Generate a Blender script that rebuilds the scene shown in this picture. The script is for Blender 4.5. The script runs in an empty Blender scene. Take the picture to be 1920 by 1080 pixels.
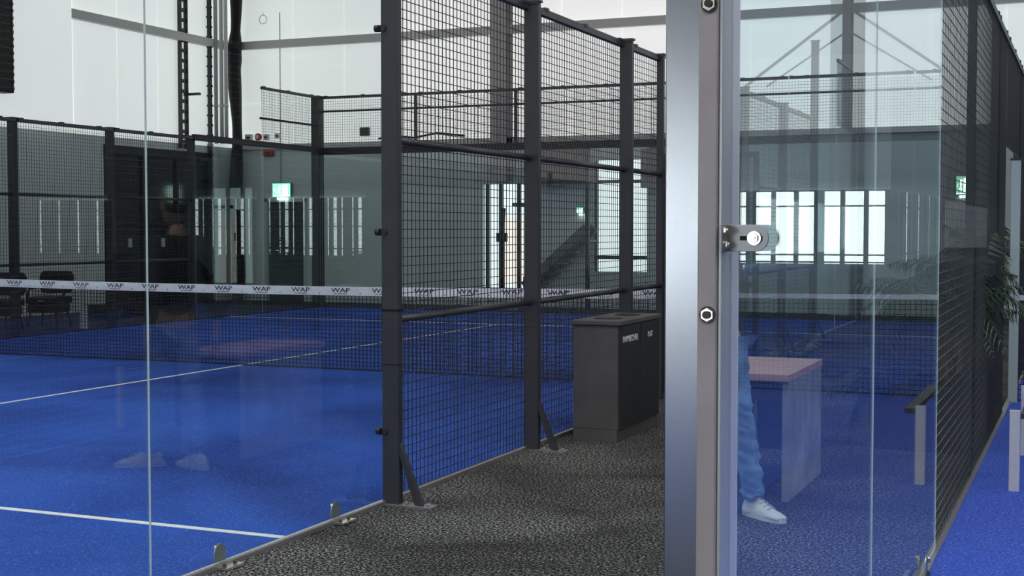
import bpy, bmesh, math, random
from mathutils import Vector, Matrix
random.seed(7)
SC = bpy.context.scene
COL = SC.collection
PI = math.pi

# ------------------------------------------------------------------ materials
def new_mat(name):
    m = bpy.data.materials.new(name); m.use_nodes = True
    nt = m.node_tree
    return m, nt, nt.nodes['Principled BSDF']

def plain(name, col, rough=.5, metal=0, spec=.5, bump=0, bscale=60, var=0, vscale=3):
    m, nt, b = new_mat(name)
    b.inputs['Base Color'].default_value = (*col, 1)
    b.inputs['Roughness'].default_value = rough
    b.inputs['Metallic'].default_value = metal
    b.inputs['Specular IOR Level'].default_value = spec
    tc = nt.nodes.new('ShaderNodeTexCoord')
    if var:
        n = nt.nodes.new('ShaderNodeTexNoise'); n.inputs['Scale'].default_value = vscale
        n.inputs['Detail'].default_value = 5
        nt.links.new(tc.outputs['Object'], n.inputs['Vector'])
        r = nt.nodes.new('ShaderNodeValToRGB')
        r.color_ramp.elements[0].position = .3; r.color_ramp.elements[1].position = .7
        r.color_ramp.elements[0].color = (*[c*(1-var) for c in col], 1)
        r.color_ramp.elements[1].color = (*[min(1, c*(1+var)) for c in col], 1)
        nt.links.new(n.outputs['Fac'], r.inputs['Fac'])
        nt.links.new(r.outputs['Color'], b.inputs['Base Color'])
    if bump:
        n2 = nt.nodes.new('ShaderNodeTexNoise'); n2.inputs['Scale'].default_value = bscale
        nt.links.new(tc.outputs['Object'], n2.inputs['Vector'])
        bp = nt.nodes.new('ShaderNodeBump'); bp.inputs['Strength'].default_value = bump
        bp.inputs['Distance'].default_value = .01
        nt.links.new(n2.outputs['Fac'], bp.inputs['Height'])
        nt.links.new(bp.outputs['Normal'], b.inputs['Normal'])
    return m

def emis(name, col, s):
    m = bpy.data.materials.new(name); m.use_nodes = True
    nt = m.node_tree; nt.nodes.clear()
    o = nt.nodes.new('ShaderNodeOutputMaterial'); e = nt.nodes.new('ShaderNodeEmission')
    e.inputs['Color'].default_value = (*col, 1); e.inputs['Strength'].default_value = s
    nt.links.new(e.outputs[0], o.inputs[0])
    return m

def glass_mat(name, tint=(.93, .97, .97), k=1.0):
    m = bpy.data.materials.new(name); m.use_nodes = True
    nt = m.node_tree; nt.nodes.clear()
    N = nt.nodes.new; L = nt.links.new
    o = N('ShaderNodeOutputMaterial'); mix = N('ShaderNodeMixShader')
    t = N('ShaderNodeBsdfTransparent'); t.inputs['Color'].default_value = (*tint, 1)
    g = N('ShaderNodeBsdfAnisotropic'); g.inputs['Roughness'].default_value = 0.0
    g.inputs['Color'].default_value = (1, 1, 1, 1)
    geo = N('ShaderNodeNewGeometry')
    d = N('ShaderNodeVectorMath'); d.operation = 'DOT_PRODUCT'
    L(geo.outputs['Normal'], d.inputs[0]); L(geo.outputs['Incoming'], d.inputs[1])
    a = N('ShaderNodeMath'); a.operation = 'ABSOLUTE'; L(d.outputs['Value'], a.inputs[0])
    s = N('ShaderNodeMath'); s.operation = 'SUBTRACT'; s.inputs[0].default_value = 1; L(a.outputs[0], s.inputs[1])
    p = N('ShaderNodeMath'); p.operation = 'POWER'; p.inputs[1].default_value = 5; L(s.outputs[0], p.inputs[0])
    q = N('ShaderNodeMath'); q.operation = 'MULTIPLY_ADD'; q.inputs[1].default_value = .957*k; q.inputs[2].default_value = .043*k
    L(p.outputs[0], q.inputs[0])
    L(q.outputs[0], mix.inputs[0]); L(t.outputs[0], mix.inputs[1]); L(g.outputs[0], mix.inputs[2])
    L(mix.outputs[0], o.inputs[0])
    return m

def carpet(name, dark, light, scale, spread=.12, bump=.6, blotch=None, wscale=.5, fleck=None, off=0):
    """speckled carpet: fine noise between two colours, darker patches on a large scale"""
    m, nt, b = new_mat(name)
    N = nt.nodes.new; L = nt.links.new
    b.inputs['Roughness'].default_value = .9
    b.inputs['Specular IOR Level'].default_value = .15
    tc = N('ShaderNodeTexCoord')
    n = N('ShaderNodeTexNoise'); n.inputs['Scale'].default_value = scale; n.inputs['Detail'].default_value = 3
    n.inputs['Roughness'].default_value = .75
    L(tc.outputs['Object'], n.inputs['Vector'])
    r = N('ShaderNodeValToRGB')
    r.color_ramp.elements[0].position = .5-spread+off; r.color_ramp.elements[1].position = .5+spread+off
    r.color_ramp.elements[0].color = (*dark, 1); r.color_ramp.elements[1].color = (*light, 1)
    L(n.outputs['Fac'], r.inputs['Fac'])
    out = r.outputs['Color']
    if blotch:
        n3 = N('ShaderNodeTexNoise'); n3.inputs['Scale'].default_value = wscale; n3.inputs['Detail'].default_value = 4
        n3.inputs['Distortion'].default_value = .6
        L(tc.outputs['Object'], n3.inputs['Vector'])
        r3 = N('ShaderNodeValToRGB')
        r3.color_ramp.elements[0].position = .38; r3.color_ramp.elements[1].position = .66
        r3.color_ramp.elements[0].color = (1, 1, 1, 1); r3.color_ramp.elements[1].color = (*blotch, 1)
        L(n3.outputs['Fac'], r3.inputs['Fac'])
        mx = N('ShaderNodeMix'); mx.data_type = 'RGBA'; mx.blend_type = 'MULTIPLY'
        mx.inputs['Factor'].default_value = 1
        L(out, mx.inputs[6]); L(r3.outputs['Color'], mx.inputs[7])
        out = mx.outputs[2]
    if fleck:
        v = N('ShaderNodeTexNoise'); v.inputs['Scale'].default_value = scale*1.3; v.inputs['Detail'].default_value = 1
        L(tc.outputs['Object'], v.inputs['Vector'])
        r4 = N('ShaderNodeValToRGB'); r4.color_ramp.elements[0].position = .64; r4.color_ramp.elements[1].position = .72
        r4.color_ramp.elements[0].color = (0, 0, 0, 1); r4.color_ramp.elements[1].color = (1, 1, 1, 1)
        L(v.outputs['Fac'], r4.inputs['Fac'])
        m2 = N('ShaderNodeMix'); m2.data_type = 'RGBA'
        L(r4.outputs['Color'], m2.inputs['Factor']); L(out, m2.inputs[6]); m2.inputs[7].default_value = (*fleck, 1)
        out = m2.outputs[2]
    L(out, b.inputs['Base Color'])
    if bump:
        bp = N('ShaderNodeBump'); bp.inputs['Strength'].default_value = bump; bp.inputs['Distance'].default_value = .01
        L(n.outputs['Fac'], bp.inputs['Height']); L(bp.outputs['Normal'], b.inputs['Normal'])
    return m

M = {}
M['frame'] = plain('anthracite_steel', (.035, .037, .044), .42, .0, .5, var=.15, vscale=8)
M['frame_black'] = plain('black_steel', (.012, .012, .014), .5)
M['wire'] = plain('black_wire', (.03, .032, .038), .4, .3)
M['wire_thick'] = plain('dark_wire_side', (.02, .021, .026), .35, .5)
M['glass'] = glass_mat('court_glass')
M['glass_side'] = glass_mat('low_reflection_glass', (.90, .955, .985), k=.6)
M['wire_pale'] = plain('shine_pale_wire', (.55, .56, .60), .35, .5)  # pale colour stands in for shine on the horizontal wires
M['edge'] = plain('glass_edge', (.80, .92, .90), .3)
M['alu'] = plain('aluminium_profile', (.36, .34, .36), .4, .7)
M['steel'] = plain('brushed_steel', (.31, .315, .34), .24, 1.0, var=.06, vscale=4)
M['painted_bar'] = plain('mauve_grey_coat', (.42, .39, .41), .5, .2, var=.08, vscale=10)
M['bar_side'] = plain('pale_anodised', (.55, .60, .65), .35, .3, var=.05, vscale=5)
M['chrome'] = plain('chrome', (.75, .72, .70), .15, 1.0)
M['bracket'] = plain('bracket_grey', (.34, .34, .36), .35, .6)
M['brass_bolt'] = plain('zinc_bolt', (.85, .78, .68), .25, .9)
M['dark_bolt'] = plain('dark_bolt', (.05, .045, .045), .35, .6)
M['turf'] = carpet('grey_turf', (.0035, .0035, .0035), (.60, .61, .595), 76, .07, .8, blotch=(.35, .35, .35), wscale=1.1, off=.072)
M['blue'] = carpet('blue_turf', (.018, .058, .34), (.048, .165, .72), 90, .16, .5, blotch=(.42, .42, .50), wscale=.45, fleck=(.10, .30, .92))
M['blue_sanded'] = carpet('sanded_blue_turf', (.02, .05, .34), (.06, .14, .68), 70, .13, .6, fleck=(.32, .33, .80))
M['line'] = plain('white_line', (.85, .85, .85), .8)
M['floor_shade'] = plain('floor_shade_black', (.006, .006, .007), .8)
M['wall_low'] = plain('grey_cladding', (.58, .63, .62), .5, var=.05, vscale=.6)
M['wall_up'] = plain('white_cladding', (.84, .845, .82), .6, var=.03, vscale=.5)
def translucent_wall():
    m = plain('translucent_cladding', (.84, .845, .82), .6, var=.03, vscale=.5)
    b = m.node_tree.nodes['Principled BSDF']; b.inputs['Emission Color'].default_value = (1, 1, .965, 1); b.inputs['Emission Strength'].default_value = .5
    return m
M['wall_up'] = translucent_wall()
M['girt'] = plain('grey_girt', (.62, .61, .58), .6)
M['ceiling'] = plain('dark_ceiling', (.06, .06, .065), .8)
M['column'] = plain('column_paint', (.45, .42, .40), .6, var=.1, vscale=1)
M['pipe_white'] = plain('white_pipe', (.65, .66, .64), .4)
M['black'] = plain('black_plastic', (.006, .006, .007), .5, spec=.3)
M['dark_gloss'] = plain('dark_door', (.012, .015, .017), .12)
M['door_grey'] = plain('door_grey', (.02, .03, .032), .25)
M['door_frame'] = plain('door_frame', (.50, .56, .56), .4)
M['brown'] = plain('brown_panel', (.17, .11, .085), .6)
M['stair'] = plain('stair_steel', (.13, .13, .135), .5)
M['red'] = plain('red_plastic', (.45, .02, .015), .4)
M['white'] = plain('white_plastic', (.75, .75, .75), .45)
M['net_cord'] = plain('net_cord', (.008, .008, .012), .7)
M['tape'] = plain('net_tape', (.80, .80, .84), .7, var=.06, vscale=12)
M['ink'] = plain('tape_ink', (.02, .02, .04), .7)
M['bin'] = plain('bin_grey', (.085, .083, .086), .55, var=.18, vscale=5)
M['bin_door'] = plain('bin_door', (.022, .024, .026), .5, var=.1, vscale=5)
M['denim'] = plain('denim', (.20, .31, .48), .85, bump=.3, bscale=180, var=.35, vscale=9)
M['sneaker'] = plain('sneaker', (.85, .83, .78), .5, bump=.1, bscale=60)
M['sole'] = plain('sole', (.85, .84, .80), .6)
M['skin'] = plain('skin', (.55, .33, .25), .5)
M['jacket'] = plain('dark_jacket', (.02, .022, .03), .8)
M['hair'] = plain('hair', (.03, .02, .015), .6)
M['table_top'] = plain('pink_wood', (.62, .36, .30), .45, var=.12, vscale=7)
M['panel_stone'] = plain('pale_board', (.36, .35, .36), .6, var=.35, vscale=4)
M['apron'] = plain('dark_apron', (.03, .025, .03), .6)
M['leaf'] = plain('palm_leaf', (.02, .04, .018), .45, var=.5, vscale=3)
M['leaf_pale'] = plain('pale_leaf', (.06, .09, .05), .45, var=.4, vscale=3)
M['bark'] = plain('twisted_trunk', (.30, .17, .10), .7, var=.3, vscale=15)
M['soil'] = plain('soil', (.02, .014, .01), .9)
M['pot'] = plain('black_pot', (.008, .009, .012), .5)
M['post_light'] = plain('pale_post', (.40, .46, .48), .5)
M['bench_board'] = plain('bench_board', (.62, .60, .66), .5, var=.08, vscale=10)
M['bench_seat'] = plain('bench_seat', (.03, .035, .06), .5)
M['sky_pane'] = emis('overcast_pane', (.90, 1.0, 1.0), 10)
M['sky_pane_far'] = emis('overcast_pane_right', (.90, 1.0, .99), 3.6)
M['daylight'] = emis('daylight_pane', (.86, 1.0, 1.0), 1.15)
M['daylight_warm'] = emis('daylight_warm_pane', (1.0, .88, .80), 1.1)
M['added_roof_light'] = emis('added_roof_light_pane', (1.0, .99, .97), 6.0)
M['added_roof_light_dim'] = emis('dim_added_roof_light_pane', (1.0, .99, .97), 1.6)  # weaker emission for the added strip over the far end
M['sign_green'] = emis('sign_green', (.42, 1.0, .70), 1.6)
M['sign_rim'] = emis('sign_rim', (.01, .55, .15), .6)
M['sign_white'] = emis('sign_white', (.82, 1.0, .93), 5.0)

# ------------------------------------------------------------------ mesh builder
class MB:
    def __init__(s): s.v = []; s.f = []; s.m = []; s.sm = []
    def add(s, vs, fs, m=0, smooth=False):
        o = len(s.v); s.v += [tuple(v) for v in vs]
        for f in fs: s.f.append(tuple(i+o for i in f)); s.m.append(m); s.sm.append(smooth)
    def box(s, x0, x1, y0, y1, z0, z1, m=0, side_m=None):
        vs = [(x0,y0,z0),(x1,y0,z0),(x1,y1,z0),(x0,y1,z0),(x0,y0,z1),(x1,y0,z1),(x1,y1,z1),(x0,y1,z1)]
        s.add(vs, [(0,3,2,1),(4,5,6,7),(0,1,5,4),(1,2,6,5),(2,3,7,6),(3,0,4,7)], m)
    def obox(s, c, ax, ay, az, hx, hy, hz, m=0):
        """box about centre c with unit axes and half sizes"""
        c = Vector(c); ax, ay, az = Vector(ax)*hx, Vector(ay)*hy, Vector(az)*hz
        vs = [c+ax*i+ay*j+az*k for k in (-1,1) for i, j in ((-1,-1),(1,-1),(1,1),(-1,1))]
        s.add(vs, [(0,3,2,1),(4,5,6,7),(0,1,5,4),(1,2,6,5),(2,3,7,6),(3,0,4,7)], m)
    def bar(s, p, q, w, h, m=0, up=(0,0,1)):
        p, q = Vector(p), Vector(q); d = (q-p); l = d.length; d.normalize()
        u = Vector(up)
        if abs(d.dot(u)) > .95: u = Vector((0,1,0))
        sd = d.cross(u).normalized(); u2 = sd.cross(d).normalized()
        s.obox((p+q)/2, d, sd, u2, l/2, w/2, h/2, m)
    def tube(s, pts, r, n=10, m=0, cap=True, smooth=True):
        pts = [Vector(p) for p in pts]
        rs = r if isinstance(r, (list, tuple)) else [r]*len(pts)
        rings = []; prev = None
        for i, p in enumerate(pts):
            d = (pts[min(i+1, len(pts)-1)] - pts[max(i-1, 0)]).normalized()
            u = prev if prev is not None else (Vector((0,0,1)) if abs(d.z) < .9 else Vector((1,0,0)))
            a = (u - d*u.dot(d))
            if a.length < 1e-5: a = d.orthogonal()
            a.normalize(); b = d.cross(a); prev = a
            rings.append([p + (a*math.cos(2*PI*k/n) + b*math.sin(2*PI*k/n))*rs[i] for k in range(n)])
        vs = [v for rg in rings for v in rg]; fs = []
        for i in range(len(pts)-1):
            for k in range(n):
                k2 = (k+1) % n
                fs.append((i*n+k, i*n+k2, (i+1)*n+k2, (i+1)*n+k))
        s.add(vs, fs, m, smooth)
        if cap:
            s.add(rings[0], [tuple(range(n))[::-1]], m); s.add(rings[-1], [tuple(range(n))], m)
    def prism(s, poly, d, m=0):
        """poly: list of 3D points in a plane, extruded by vector d"""
        n = len(poly); d = Vector(d)
        vs = [Vector(p) for p in poly] + [Vector(p)+d for p in poly]
        fs = [tuple(range(n))[::-1], tuple(range(n, 2*n))]
        fs += [(i, (i+1) % n, (i+1) % n+n, i+n) for i in range(n)]
        s.add(vs, fs, m)
    def sphere(s, c, r, m=0, nu=14, nv=9):
        rx, ry, rz = r if isinstance(r, (list, tuple)) else (r, r, r)
        vs = []; fs = []
        for j in range(nv+1):
            t = PI*j/nv
            for i in range(nu):
                a = 2*PI*i/nu
                vs.append((c[0]+rx*math.sin(t)*math.cos(a), c[1]+ry*math.sin(t)*math.sin(a), c[2]+rz*math.cos(t)))
        for j in range(nv):
            for i in range(nu):
                i2 = (i+1) % nu
                fs.append((j*nu+i, (j+1)*nu+i, (j+1)*nu+i2, j*nu+i2))
        s.add(vs, fs, m, True)
    def mesh(s, name, mats):
        me = bpy.data.meshes.new(name); me.from_pydata(s.v, [], s.f)
        for m in mats: me.materials.append(m)
        me.polygons.foreach_set('material_index', s.m)
        me.polygons.foreach_set('use_smooth', s.sm)
        bm = bmesh.new(); bm.from_mesh(me)
        bmesh.ops.remove_doubles(bm, verts=bm.verts, dist=1e-6) if len(bm.verts) < 4000 and any(s.sm) else None
        bmesh.ops.recalc_face_normals(bm, faces=bm.faces)
        bm.to_mesh(me); bm.free(); me.update()
        return me

def link(name, me, parent=None, loc=(0,0,0), rz=0):
    o = bpy.data.objects.new(name, me); COL.objects.link(o)
    o.location = loc; o.rotation_euler = (0, 0, rz)
    if parent is not None: o.parent = parent
    return o
def part(name, mb, parent, mats, label=None, bevel=0):
    if not isinstance(mats, (list, tuple)): mats = [mats]
    me = mb.mesh(name, mats) if isinstance(mb, MB) else mb
    o = link(name, me, parent)
    if label: o['label'] = label
    if bevel:
        b = o.modifiers.new('bevel', 'BEVEL'); b.width = bevel; b.segments = 2; b.limit_method = 'ANGLE'
    return o
def tag(o, label, cat, group=None, kind=None):
    o['label'] = label; o['category'] = cat
    if group: o['group'] = group
    if kind: o['kind'] = kind
    return o
def thing(name, label, cat, loc=(0,0,0), rz=0, group=None):
    o = link(name, None, None, loc, rz); tag(o, label, cat, group); return o
def struct(name, mb, mats, label=None):
    o = part(name, mb, None, mats); o['kind'] = 'structure'
    if label: o['label'] = label
    return o
def B(*a, m=0):
    b = MB(); b.box(*a, m=m); return b

# ------------------------------------------------------------------ layout
# X to the right of the aisle, Y along the aisle, Z up; the courts run Y 2.5 .. 22.5
LX = -3.52          # near side of the left court
FX = -13.52         # its far side
RX = -0.65          # aisle side of the right court
Y0, Y1, YN = 2.5, 22.5, 12.5

# ------------------------------------------------------------------ floors, walls, ceiling
struct('floor', B(-17, 60, -112, 68, -.15, 0), M['turf'])
WX = -16.75
b = MB(); b.box(WX, FX-.06, -12, 24.2, 0, .004); b.box(FX-.06, 5.5, Y1+.06, 24.2, 0, .004)
struct('floor', b, M['floor_shade'])  # black sheet paints the shade on the floor beyond the court
HW = 3.2; HC = 9.0; EY = 24.2; WX = -16.75
b = MB()
for x0, x1, z0, z1 in [(-17, -15.9, 0, HW), (-15.9, -14.9, 2.12, HW), (-14.9, -10.93, 0, HW), (-10.93, -9.81, 2.36, HW), (-10.93, -9.81, 0, .3),
                       (-9.81, -8.62, 0, HW), (-8.62, -7.6, 2.78, HW), (-8.62, -7.6, 0, .7), (-7.6, 5.5, 0, HW)]:
    b.box(x0, x1, EY, EY+.25, z0, z1)
struct('wall_back', b, M['wall_low'])
b = MB(); b.box(-17, 5.5, EY, EY+.25, HW, HC)
for x in [-15.2, -14.0, -12.8, -11.6, -9.3, -8.1, -6.9, -5.7, -2.6, -1.4, -.2, 1.0]:
    b.box(x, x+.012, EY-.006, EY, HW, HC)
for z in [4.1, 6.6]: b.box(-17, 5.5, EY-.005, EY, z, z+.012)
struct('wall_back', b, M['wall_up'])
b = MB()
b.box(WX-.25, WX, -56, 20.2, 0, HW); b.box(WX-.25, WX, 23.5, EY, 0, HW); b.box(WX-.25, WX, 20.2, 23.5, 3.05, HW)
struct('wall_left', b, M['wall_low'])
b = MB(); b.box(WX-.25, WX, -56, EY, HW, HC)
for y in [15, 16.2, 19.4, 20.6, 21.8]: b.box(WX, WX+.006, y, y+.012, HW, HC)
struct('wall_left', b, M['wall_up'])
struct('wall_left', B(WX, WX+.12, 17.3, 19.25, HW, HC), M['wall_up'])
# girts on the walls
b = MB(); b.box(WX+.1, 5.5, EY-.12, EY-.001, 5.22, 5.38); b.box(WX+.1, 5.5, EY-.12, EY-.001, 7.4, 7.56); struct('trim_1', b, M['girt'])
b = MB(); b.box(WX+.001, WX+.12, 19.25, EY-.13, 5.22, 5.38); b.box(WX+.001, WX+.12, -8, 17.3, 7.4, 7.56); struct('trim_2', b, M['girt'])
b = MB(); b.box(WX+.25, 5.5, EY-.06, EY-.001, HW-.05, HW+.05); struct('trim_3', b, M['girt'])
# rest of the hall: right wing and rear
struct('wall_right', B(5.5, 5.75, EY, 68, 0, HC), M['wall_low'])
struct('wall_right', B(60, 60.25, -112, 68, 0, HC), M['wall_low'])
struct('wall_far', B(5.5, 60, 68, 68.25, 3.3, HC), M['wall_low'])
struct('wall_rear', B(-17, -8, -55.25, -55, 3.2, HC), M['wall_low'])
struct('wall_rear', B(-8.25, -8, -112, -55.25, 3.2, HC), M['wall_low'])
struct('wall_rear', B(-8, 60, -112.25, -112, 0, HC), M['wall_low'])
struct('ceiling', B(-17, 60, -112, 68, HC, HC+.2), M['ceiling'])

def window_row(name, p, q, z0, z1, n, mat, frame=.05, rails=(.25,)):
    """glazed strip from p to q (xy), n bays"""
    p = Vector((*p, 0)); q = Vector((*q, 0)); d = q-p; L = d.length; u = d/L; nrm = Vector((u.y, -u.x, 0))
    w = struct(name, (lambda m: (m.obox((p+q)/2+Vector((0,0,(z0+z1)/2)), u, nrm, (0,0,1), L/2, .01, (z1-z0)/2), m)[1])(MB()), mat)
    fm = MB()
    for i in range(n+1):
        c = p+u*(L*i/n)+nrm*.06
        wd = frame*(2.2 if i % 3 == 0 else 1)
        fm.obox(c+Vector((0,0,(z0+z1)/2)), u, nrm, (0,0,1), wd, .05, (z1-z0)/2)
    for r in rails:
        fm.obox((p+q)/2+nrm*.06+Vector((0,0,z0+(z1-z0)*r)), u, nrm, (0,0,1), L/2, .04, .035)
    fr = part('window_frame', fm, w, M['frame_black'])
    return w
window_row('window_1', (-8, -54.98), (-17, -54.98), 0, 3.2, 9, M['sky_pane'], .10, (.02, .12, .78, .99))
window_row('window_2', (-7.98, -76), (-7.98, -56), 0, 3.2, 13, M['sky_pane'], .28, (.12, .78))
window_row('window_3', (30.4, 67.9), (37.4, 67.9), 0, 3.3, 13, M['sky_pane_far'], .13, (.12, .5, .8))
window_row('window_30', (38.3, 67.9), (42.6, 67.9), 0, 3.3, 8, M['sky_pane_far'], .13, (.12, .5, .8))
window_row('window_31', (49.0, 67.9), (54.5, 67.9), 0, 3.3, 11, M['sky_pane_far'], .16, (.12, .5, .8))
for x0, x1 in ((5.5, 30.4), (37.4, 38.3), (42.6, 49.0), (54.5, 60)): struct('wall_far', B(x0, x1, 68, 68.25, 0, 3.3), M['wall_low'])
window_row('window_32', (-16.72, -28), (-16.72, -54), 0, 3.2, 20, M['sky_pane'], .07, (.12, .78))  # unseen glowing row added to brighten the steel post reflection
# unseen roof light strips added to light the hall, numbered as windows
k = 4
for (x0, x1, y0, y1, mt) in [(-11, 5, 3.5, 5.7, 'added_roof_light'), (-15.5, 5, 18.5, 19.7, 'added_roof_light_dim'), (7, 24, 2, 5, 'added_roof_light'), (7, 24, 12, 15, 'added_roof_light'),
                         (-14, 12, -6, -4, 'added_roof_light')]:
    struct('window_%d' % k, B(x0, x1, y0, y1, HC-.03, HC-.01), M[mt]); k += 1
# windows of the end wall
w = struct('window_%d' % k, B(-10.93, -9.81, EY+.10, EY+.12, .3, 2.36), M['daylight']); k += 1
b = MB(); b.box(-10.60, -9.95, EY+.085, EY+.099, .42, 1.72); part('pane', b, w, M['daylight_warm'], 'pinkish lit lower pane')
b = MB()
for x in (-10.84, -10.56, -10.18): b.box(x-.035, x+.035, EY+.02, EY+.08, .3, 2.36)
b.box(-10.93, -9.81, EY+.02, EY+.08, .3, .36); b.box(-10.3, -9.81, EY+.02, EY+.08, 1.93, 2.0)
part('window_frame', b, w, M['frame_black'])
b = MB(); b.tube([(-10.5, EY-.02, .35), (-10.5, EY-.02, 1.6), (-10.48, EY-.02, 1.9)], .05); b.box(-10.62, -10.4, EY-.05, EY, 1.25, 1.42)
part('handle', b, w, M['black'])
w = struct('window_%d' % k, B(-8.62, -7.6, EY+.10, EY+.12, .7, 2.78), M['daylight']); k += 1
b = MB(); b.box(-8.62, -7.6, EY+.02, EY+.08, .93, 1.0); b.box(-8.62, -7.6, EY+.02, EY+.08, 2.35, 2.41); b.box(-8.66, -8.58, EY+.02, EY+.08, .7, 2.78)
b.box(-8.12, -8.05, EY+.02, EY+.08, .7, 2.78)
part('window_frame', b, w, M['frame_black'])
# exit door in the end wall
d = struct('door_1', B(-15.84, -14.96, EY+.04, EY+.10, .0, 2.06), M['door_grey'])
b = MB(); b.box(-15.9, -15.84, EY-.03, EY+.1, 0, 2.12); b.box(-14.96, -14.9, EY-.03, EY+.1, 0, 2.12); b.box(-15.9, -14.9, EY-.03, EY+.1, 2.06, 2.12)
part('door_frame', b, d, M['door_frame'])
b = MB(); b.tube([(-15.7, EY+.04, 1.05), (-15.7, EY-.02, 1.05), (-15.55, EY-.02, 1.05)], .014); part('door_handle', b, d, M['chrome'])
b = MB(); b.box(-15.7, -15.5, EY-.0, EY+.04, 1.72, 1.78); part('door_closer', b, d, M['frame_black'])
# big dark sliding door of the left wall
d = struct('door_2', B(WX-.12, WX-.04, 20.2, 23.5, 0, 3.05), M['dark_gloss'])
b = MB()
for y in (20.2, 21.3, 22.35, 23.44): b.box(WX-.05, WX+.01, y, y+.06, 0, 3.05)
b.box(WX-.05, WX+.04, 20.2, 23.5, 2.88, 3.05); b.box(WX-.05, WX+.01, 20.2, 23.5, 1.55, 1.6)
part('door_frame', b, d, M['black'])
b = MB()
for y in (20.9, 21.9): b.box(WX-.04, WX-.02, y, y+.1, 1.15, 1.32)
part('door_handle', b, d, M['door_frame'])

# ------------------------------------------------------------------ fence kit (runs along local +Y, outside face towards local +X)
def wire_mesh(name, L, z0, z1, th=.0042, step=.05, z_step=.05, tv=None, mat='wire'):
    m = MB(); h = (tv or th)/2
    n = int(round(L/step)); 
    for i in range(n+1):
        y = L*i/n
        m.add([(-h,y-h,z0),(h,y-h,z0),(h,y+h,z0),(-h,y+h,z0),(-h,y-h,z1),(h,y-h,z1),(h,y+h,z1),(-h,y+h,z1)],
              [(0,1,5,4),(1,2,6,5),(2,3,7,6),(3,0,4,7)])
    n = int(round((z1-z0)/z_step)); h = th/2
    for i in range(n+1):
        z = z0+(z1-z0)*i/n
        m.add([(h,0,z-h),(3*h,0,z-h),(3*h,0,z+h),(h,0,z+h),(h,L,z-h),(3*h,L,z-h),(3*h,L,z+h),(h,L,z+h)],
              [(0,1,5,4),(1,2,6,5),(2,3,7,6),(3,0,4,7)], 1)
    return m.mesh(name, [M['wire'], M[mat]])
_cache = {}
def cached(key, fn):
    if key not in _cache: _cache[key] = fn()
    return _cache[key]
def rail_mesh(L, z, r=.02):
    def f():
        m = MB(); m.tube([(.035, 0, z), (.035, L, z)], r, 10)
        m.sphere((.035, .012, z), r*1.15, nu=8, nv=6); m.sphere((.035, L-.012, z), r*1.15, nu=8, nv=6)
        return m.mesh('rail', [M['frame']])
    return cached(('rail', L, z, r), f)
def top_rail_mesh(L, z):
    def f():
        m = MB(); m.box(-.015, .03, 0, L, z-.045, z)
        for i in range(int(L/.9)+1): m.box(-.02, .035, .25+i*.8, .31+i*.8, z-.01, z+.012)
        return m.mesh('top_rail', [M['frame']])
    return cached(('top', L, z), f)
def mesh_panel(loc, rz, L, z0, z1, label, group=None, rails=(1.0, 1.97), thin=False):
    t = thing('wire_fence', label, 'fence', loc, rz, group)
    part('wire_mesh', cached(('wm', L, z0, z1, thin), lambda: wire_mesh('wire_mesh', L, z0, z1, th=.0034, tv=.0030, mat='wire_pale') if thin else wire_mesh('wire_mesh', L, z0, z1)), t, [])
    part('top_rail', top_rail_mesh(L, z1), t, [])
    for z in rails: part('rail', rail_mesh(L, z), t, [])
    return t
def glass_panel(loc, rz, L, label, group=None, brackets=True, z1=3.0, mat='glass'):
    t = thing('glass_fence', label, 'glass panel', loc, rz, group)
    def gm():
        m = MB(); e = .0025; x0, x1 = (-.0032, .0032) if mat == 'glass' else (-.0018, .0018)
        m.box(x0, x1, e, L-e, .025, z1-.01)
        me = m.mesh('pane', [M[mat], M['edge']])
        for p in me.polygons:
            if abs(p.normal.x) < .5: p.material_index = 1
        return me
    part('pane', cached(('gl', L, z1, mat), gm), t, [])
    if brackets:
        for y in (.5, L-.5):
            def bm_(y=y):
                m = MB(); w = .042
                prof = [(-.012, y-w, .0), (-.012, y-w, .062)] + [(-.012, y-w*math.cos(a), .062+w*.95*math.sin(a)) for a in [PI*i/10 for i in range(1, 10)]] + [(-.012, y+w, .062), (-.012, y+w, .0)]
                m.prism(prof, (-.006, 0, 0))
                return m.mesh('base_bracket', [M['bracket']])
            br = part('base_bracket', cached(('br', L, y), bm_), t, [])
            def b1(y=y, dy=0): m = MB(); m.tube([(-.018, y-.012, .082), (-.03, y-.012, .082)], .014, 10); return m.mesh('bolt', [M['chrome']])
            part('bolt', cached(('b1', L, y), b1), br, [])
            for dy in (-.022, .022):
                m = MB(); m.tube([(-.018, y+dy, .022), (-.028, y+dy, .022)], .009, 8); part('bolt', m, br, M['dark_bolt'])
            for dy in (-.05, .03):
                m = MB(); m.tube([(.045, y+dy, .014), (.045, y+dy, .026)], .009, 8); part('bolt', m, br, M['dark_bolt'])
            def foot(y=y):
                m = MB(); m.box(.008, .075, y-.075, y+.06, .004, .014); return m.mesh('foot_plate', [M['brass_bolt']])
            part('foot_plate', cached(('foot', L, y), foot), br, [])
    return t
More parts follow.
